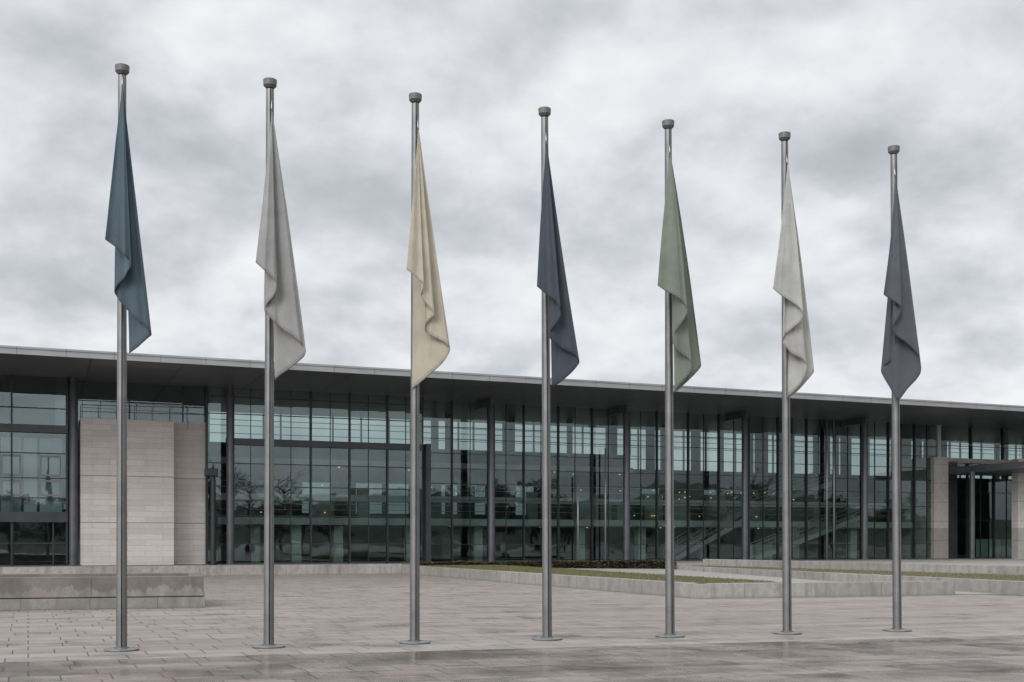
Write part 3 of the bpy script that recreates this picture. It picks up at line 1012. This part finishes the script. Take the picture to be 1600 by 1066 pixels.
FLABEL = ['steel blue flag hanging limp in folds on the leftmost pole',
          'mid grey flag hanging limp between the blue flag and the cream flag',
          'cream flag hanging limp from its pole',
          'navy blue flag hanging limp between the cream flag and the green flag',
          'sage green flag hanging limp from its pole',
          'pale grey flag with a wavy hem, between the green flag and the rightmost flag',
          'slate grey flag with a pointed bottom, hanging limp on the rightmost pole']
for i, (nm, og, sc, T, hem) in enumerate(FL):
    pp = poles[i]
    base = pp.copy()
    n = len(hem)
    arc = [0.0]
    for (x0, y0), (x1, y1) in zip(hem, hem[1:]):
        arc.append(arc[-1] + math.hypot(x1 - x0, y1 - y0) * (2.6 if x1 < x0 else .8))
    pts = []
    for k, (x, y) in enumerate(hem):
        t = arc[k] / arc[-1]
        off = .62 - .505 * t
        if nm == 'slate' and k >= 16:
            off = .15 + .045 * (k - 15)
        pts.append(at(og[0] + x / sc, og[1] + y / sc, pp.y - off))
    top = at(og[0] + T[0] / sc, og[1] + T[1] / sc, pp.y - .105)
    cur = crom(pts, 11)
    NS = 72
    f = MB()
    uvl = f.bm.loops.layers.uv.new('UVMap')
    grid = []
    nt = len(cur)
    for a in range(NS + 1):
        s = a / NS
        s = .012 + .988 * s
        row = []
        for b, P in enumerate(cur):
            t = b / (nt - 1)
            d_ = P - top
            q = top + d_ * s
            # pleats that open out downward, and a slight belly in the cloth
            q.y += s * (.016 * math.sin(t * 34 + i * 2.1) + .010 * math.sin(t * 71 + i)) * min(1, s * 2)
            q.x += .020 * math.sin(math.pi * s) * math.sin(t * 9 + i * 1.3)
            q.y += .05 * math.sin(math.pi * min(1, s)) * -1 * (.4 + .6 * math.sin(t * 6 + i) ** 2)
            q.y += s * .034 * (abs(math.sin(t * 21 + i * 1.7)) ** .55) * min(1, s * 3)
            nz = mnoise.noise((q.x * 2.2 + i * 9, t * 5, q.z * .9))
            nz2 = mnoise.noise((t * 16, q.z * 2.4 + q.x * 3, i * 3.3))
            q.y += s * (.022 * nz + .008 * nz2)
            row.append(f.bm.verts.new(q - base))
        grid.append(row)
    for a in range(NS):
        for b in range(nt - 1):
            fc = f.bm.faces.new((grid[a][b], grid[a][b + 1], grid[a + 1][b + 1], grid[a + 1][b]))
            fc.smooth = True
            for lp_, (ua, vb) in zip(fc.loops, ((b, a), (b + 1, a), (b + 1, a + 1), (b, a + 1))):
                lp_[uvl].uv = (ua / (nt - 1), vb / NS)
    o = f.build('flag', M['fab_' + nm])
    o.location = base
    md = o.modifiers.new('thickness', 'SOLIDIFY')
    md.thickness = .004
    tag(o, FLABEL[i], 'flag', 'limp flags hanging from the row of poles')
    c = MB()
    tl_ = top - base
    c.tube([tl_ + Vector((-.004, .012, -.05)), tl_ + Vector((-.006, .008, .02)), tl_ + Vector((-.010, .02, .10)), tl_ + Vector((-.012, .035, .17))], [.008, .010, .006, .004], 8)
    c.build('halyard_clip', M['clip'], o)

# ------------------------------------------------------------------ trees across the square (they show in the glass)
def make_tree(seed, h, leafy):
    rg = random.Random(seed)
    e = empty('tree', (0, 0, 0))
    tk = MB()
    tk.tube([(0, 0, -.05), (.05, .02, h * .22), (.1, -.05, h * .5), (.05, .1, h * .8)], [.3, .24, .16, .05], 9)
    ends = []
    for k in range(16 if leafy else 34):
        z0 = h * rg.uniform(.22, .75)
        a = rg.uniform(0, 6.28)
        ln = h * rg.uniform(.18, .36)
        p0 = Vector((.06, 0, z0)); p1 = p0 + Vector((math.cos(a) * ln * .5, math.sin(a) * ln * .5, ln * .3))
        p2 = p1 + Vector((math.cos(a + .3) * ln * .5, math.sin(a + .3) * ln * .5, ln * .45))
        tk.tube([p0, p1, p2], [.09, .055, .02], 6)
        ends.append(p1); ends.append(p2)
        if not leafy:
            for _ in range(5):
                q = p1.lerp(p2, rg.random())
                tk.tube([q, q + Vector((rg.gauss(0, .6), rg.gauss(0, .6), rg.uniform(.3, 1.1)))], [.022, .006], 4)
    tk.build('trunk', M['bark'], e)
    if leafy:
        cr = MB()
        cl = [Vector((rg.gauss(0, h * .15), rg.gauss(0, h * .15), h * rg.uniform(.3, .95))) for _ in range(26)] + ends
        for c_ in cl:
            r_ = h * rg.uniform(.07, .13)
            for _ in range(70):
                v = Vector((rg.gauss(0, 1), rg.gauss(0, 1), rg.gauss(0, .8)))
                v = v.normalized() * r_ * rg.random() ** .4
                p = c_ + v
                q = Matrix.Rotation(rg.uniform(0, 6.3), 3, 'Z') @ Matrix.Rotation(rg.uniform(-1.4, 1.4), 3, 'X')
                s_ = rg.uniform(.10, .22)
                cr.quad(p + q @ Vector((-s_, -s_ * .6, 0)), p + q @ Vector((s_, -s_ * .6, 0)), p + q @ Vector((s_, s_ * .6, 0)), p + q @ Vector((-s_, s_ * .6, 0)))
        cr.build('crown', M['treeleaf'], e)
    return e


def mirror_spot(px, w, dist):
    """where something mirrored at photo column px stands, dist metres out from the glass"""
    g = BO + EW * w + EU * U(px, w)
    dv = Vector((g.x, g.y, 0)).normalized()
    nrm = -EW
    rf = dv - nrm * (2 * dv.dot(nrm))
    return g + rf * dist


protos = {}
spots = [(352, 'bare', 95, 1.0), (392, 'bare', 100, .95), (430, 'leafy', 112, .66), (470, 'leafy', 105, .74), (520, 'leafy', 112, .7), (440, 'bare', 92, .9),
         (655, 'leafy', 125, .6), (735, 'leafy', 115, .95), (782, 'leafy', 118, 1.0), (835, 'leafy', 120, 1.0), (880, 'leafy', 130, .85), (1010, 'leafy', 140, .8),
         (1100, 'leafy', 150, .8), (1180, 'bare', 140, 1.2), (1300, 'leafy', 150, .9), (1400, 'leafy', 150, .9), (20, 'leafy', 100, .7), (80, 'leafy', 104, .7)]
for px, kind, dist, k in spots:
    w = wB_ if px < 660 else wC
    if kind not in protos:
        protos[kind] = make_tree(5 if kind == 'leafy' else 8, 11.0 if kind == 'leafy' else 13.0, kind == 'leafy')
        o = protos[kind]
    else:
        o = copy_tree(protos[kind])
    p = mirror_spot(px, w, dist)
    o.location = (p.x, p.y, 0)
    o.rotation_euler = (0, 0, random.uniform(0, 6.28))
    o.scale = (k * random.uniform(.95, 1.15),) * 2 + (k,)
    tag(o, 'leafy tree across the square, mirrored as a dark clump in the glass' if kind == 'leafy' else 'bare winter tree across the square, mirrored in the glass wall',
        'tree', 'leafy trees across the square' if kind == 'leafy' else 'bare trees across the square')

# ------------------------------------------------------------------ sky and light
W = bpy.data.worlds.new('World')
S.world = W
W.use_nodes = True
W.node_tree.nodes.clear()
N = NT(W.node_tree)
SUN_EL, SUN_AZ = R(31), R(207)
sky = N.n('ShaderNodeTexSky', sky_type='NISHITA', sun_disc=False, sun_elevation=SUN_EL, sun_rotation=SUN_AZ)
co = N.n('ShaderNodeTexCoord').outputs['Generated']
x, y, z = N.sep(co)
zz = N.m('ADD', N.m('MAXIMUM', z, 0.0), .45)
pl_ = N.comb(N.m('DIVIDE', x, zz), N.m('DIVIDE', y, zz))
pl_ = N.vm('ADD', pl_, (3.7, 1.9, 0))
n1_ = N.noise(pl_, 4.6, 6, .5, .15)
n1b = N.noise(N.vm('ADD', pl_, (.012, .085, 0)), 4.6, 6, .5, .15)
n2_ = N.noise(N.vm('ADD', pl_, (11, 5, 0)), 11.0, 5, .55, .1)
n2b = N.noise(N.vm('ADD', pl_, (11.004, 5.035, 0)), 11.0, 5, .55, .1)
n3_ = N.noise(N.vm('ADD', pl_, (2, 15, 0)), 1.6, 3, .5)
c0 = lambda n, k: N.m('MULTIPLY', N.m('SUBTRACT', n, .5), k)
# thicker cloud is darker; the sides turned to the light are brighter (relief)
rel = N.m('ADD', N.m('MULTIPLY', N.m('SUBTRACT', n1_, n1b), 1.25), N.m('MULTIPLY', N.m('SUBTRACT', n2_, n2b), .6))
val = N.m('ADD', N.m('ADD', c0(n1_, 1.15), c0(n2_, .38)), N.m('ADD', c0(n3_, .75), rel))
# the larger grey banks and bright breaks of the overcast, as directions in the sky
ya = N.m('MAXIMUM', y, .02)
wa = N.m('MULTIPLY', N.m('SUBTRACT', N.noise(pl_, 1.6, 4), .5), .22)
wb = N.m('MULTIPLY', N.m('SUBTRACT', N.noise(N.vm('ADD', pl_, (7, 7, 0)), 1.6, 4), .5), .12)
aa = N.m('ADD', N.m('DIVIDE', x, ya), wa)
bb = N.m('ADD', N.m('DIVIDE', z, ya), wb)
for bx0, by0, sx, sy, amp in ((90, 180, 170, 120, -.26), (70, 430, 190, 70, -.24), (320, 430, 150, 60, -.16), (590, 260, 150, 110, -.20), (930, 30, 180, 50, -.24),
                              (1400, 250, 210, 90, -.34), (1480, 380, 170, 55, -.22), (1000, 420, 170, 60, -.10), (700, 400, 120, 60, -.06),
                              (380, 80, 150, 90, .16), (720, 90, 120, 90, .16), (1060, 130, 180, 110, .20), (1330, 60, 180, 60, .10), (200, 270, 90, 50, .10),
                              (480, 320, 90, 80, .10), (800, 500, 700, 50, .10), (1540, 300, 70, 40, .06)):
    ex = N.m('POWER', N.m('DIVIDE', N.m('SUBTRACT', aa, (bx0 - 800) / F), sx / F), 2.0)
    ey = N.m('POWER', N.m('DIVIDE', N.m('SUBTRACT', bb, (HY - by0) / F), sy / F), 2.0)
    val = N.m('ADD', val, N.m('MULTIPLY', N.m('POWER', 2.718, N.m('MULTIPLY', N.m('ADD', ex, ey), -1.0)), amp * 1.2))
fac = N.m('ADD', N.m('MULTIPLY', val, .46), .62, clamp=True)
fac = N.n('ShaderNodeMapRange', {0: fac, 1: .0, 2: 1.0, 3: 0.0, 4: 1.0}, interpolation_type='SMOOTHSTEP').outputs[0]
cl = N.ramp(fac, [(0, (4.3, 4.5, 4.9)), (.3, (5.3, 5.52, 5.93)), (.55, (6.65, 6.86, 7.2)), (.8, (8.2, 8.35, 8.6)), (1, (9.5, 9.55, 9.7))])
# an overcast sky is brightest overhead, and brighter on the sun's side
up_ = N.n('ShaderNodeMapRange', {0: z, 1: .38, 2: .95, 3: 0.0, 4: .8}, interpolation_type='SMOOTHSTEP').outputs[0]
sunside = N.n('ShaderNodeMapRange', {0: N.vm('DOT_PRODUCT', co, (-.5, -.86, .1)), 1: .0, 2: .85, 3: 0.0, 4: 1.5}, interpolation_type='SMOOTHSTEP').outputs[0]
gain = N.m('ADD', 1.0, N.m('ADD', up_, sunside))
cl = N.vm('MULTIPLY', cl, N.comb(gain, gain, gain))
cl = N.mix(.05, cl, sky.outputs[0])
bg = N.n('ShaderNodeBackground', {'Color': cl, 'Strength': .1})
ow = N.n('ShaderNodeOutputWorld')
W.node_tree.links.new(bg.outputs[0], ow.inputs[0])

sd = bpy.data.lights.new('sun', 'SUN')
sd.energy = 1.5; sd.angle = R(26); sd.color = (1, .96, .9)
so = bpy.data.objects.new('sun', sd)
COL.objects.link(so)
az = SUN_AZ
dirv = Vector((math.sin(az) * math.cos(SUN_EL), math.cos(az) * math.cos(SUN_EL), math.sin(SUN_EL)))
so.rotation_euler = dirv.to_track_quat('Z', 'Y').to_euler()
so.location = dirv * 50

# ------------------------------------------------------------------ camera, view
cd = bpy.data.cameras.new('camera')
cd.sensor_width = 36; cd.lens = F / 1600 * 36
cd.shift_y = (HY - 533) / 1600
cd.clip_end = 9000
cam = bpy.data.objects.new('camera', cd)
COL.objects.link(cam)
cam.location = (0, 0, EYE); cam.rotation_euler = (R(90), 0, 0)
S.camera = cam
S.view_settings.view_transform = 'Standard'
S.view_settings.look = 'None'
S.view_settings.exposure = 0
S.view_settings.gamma = 1
S.render.engine = 'CYCLES'
S.cycles.transparent_max_bounces = 16
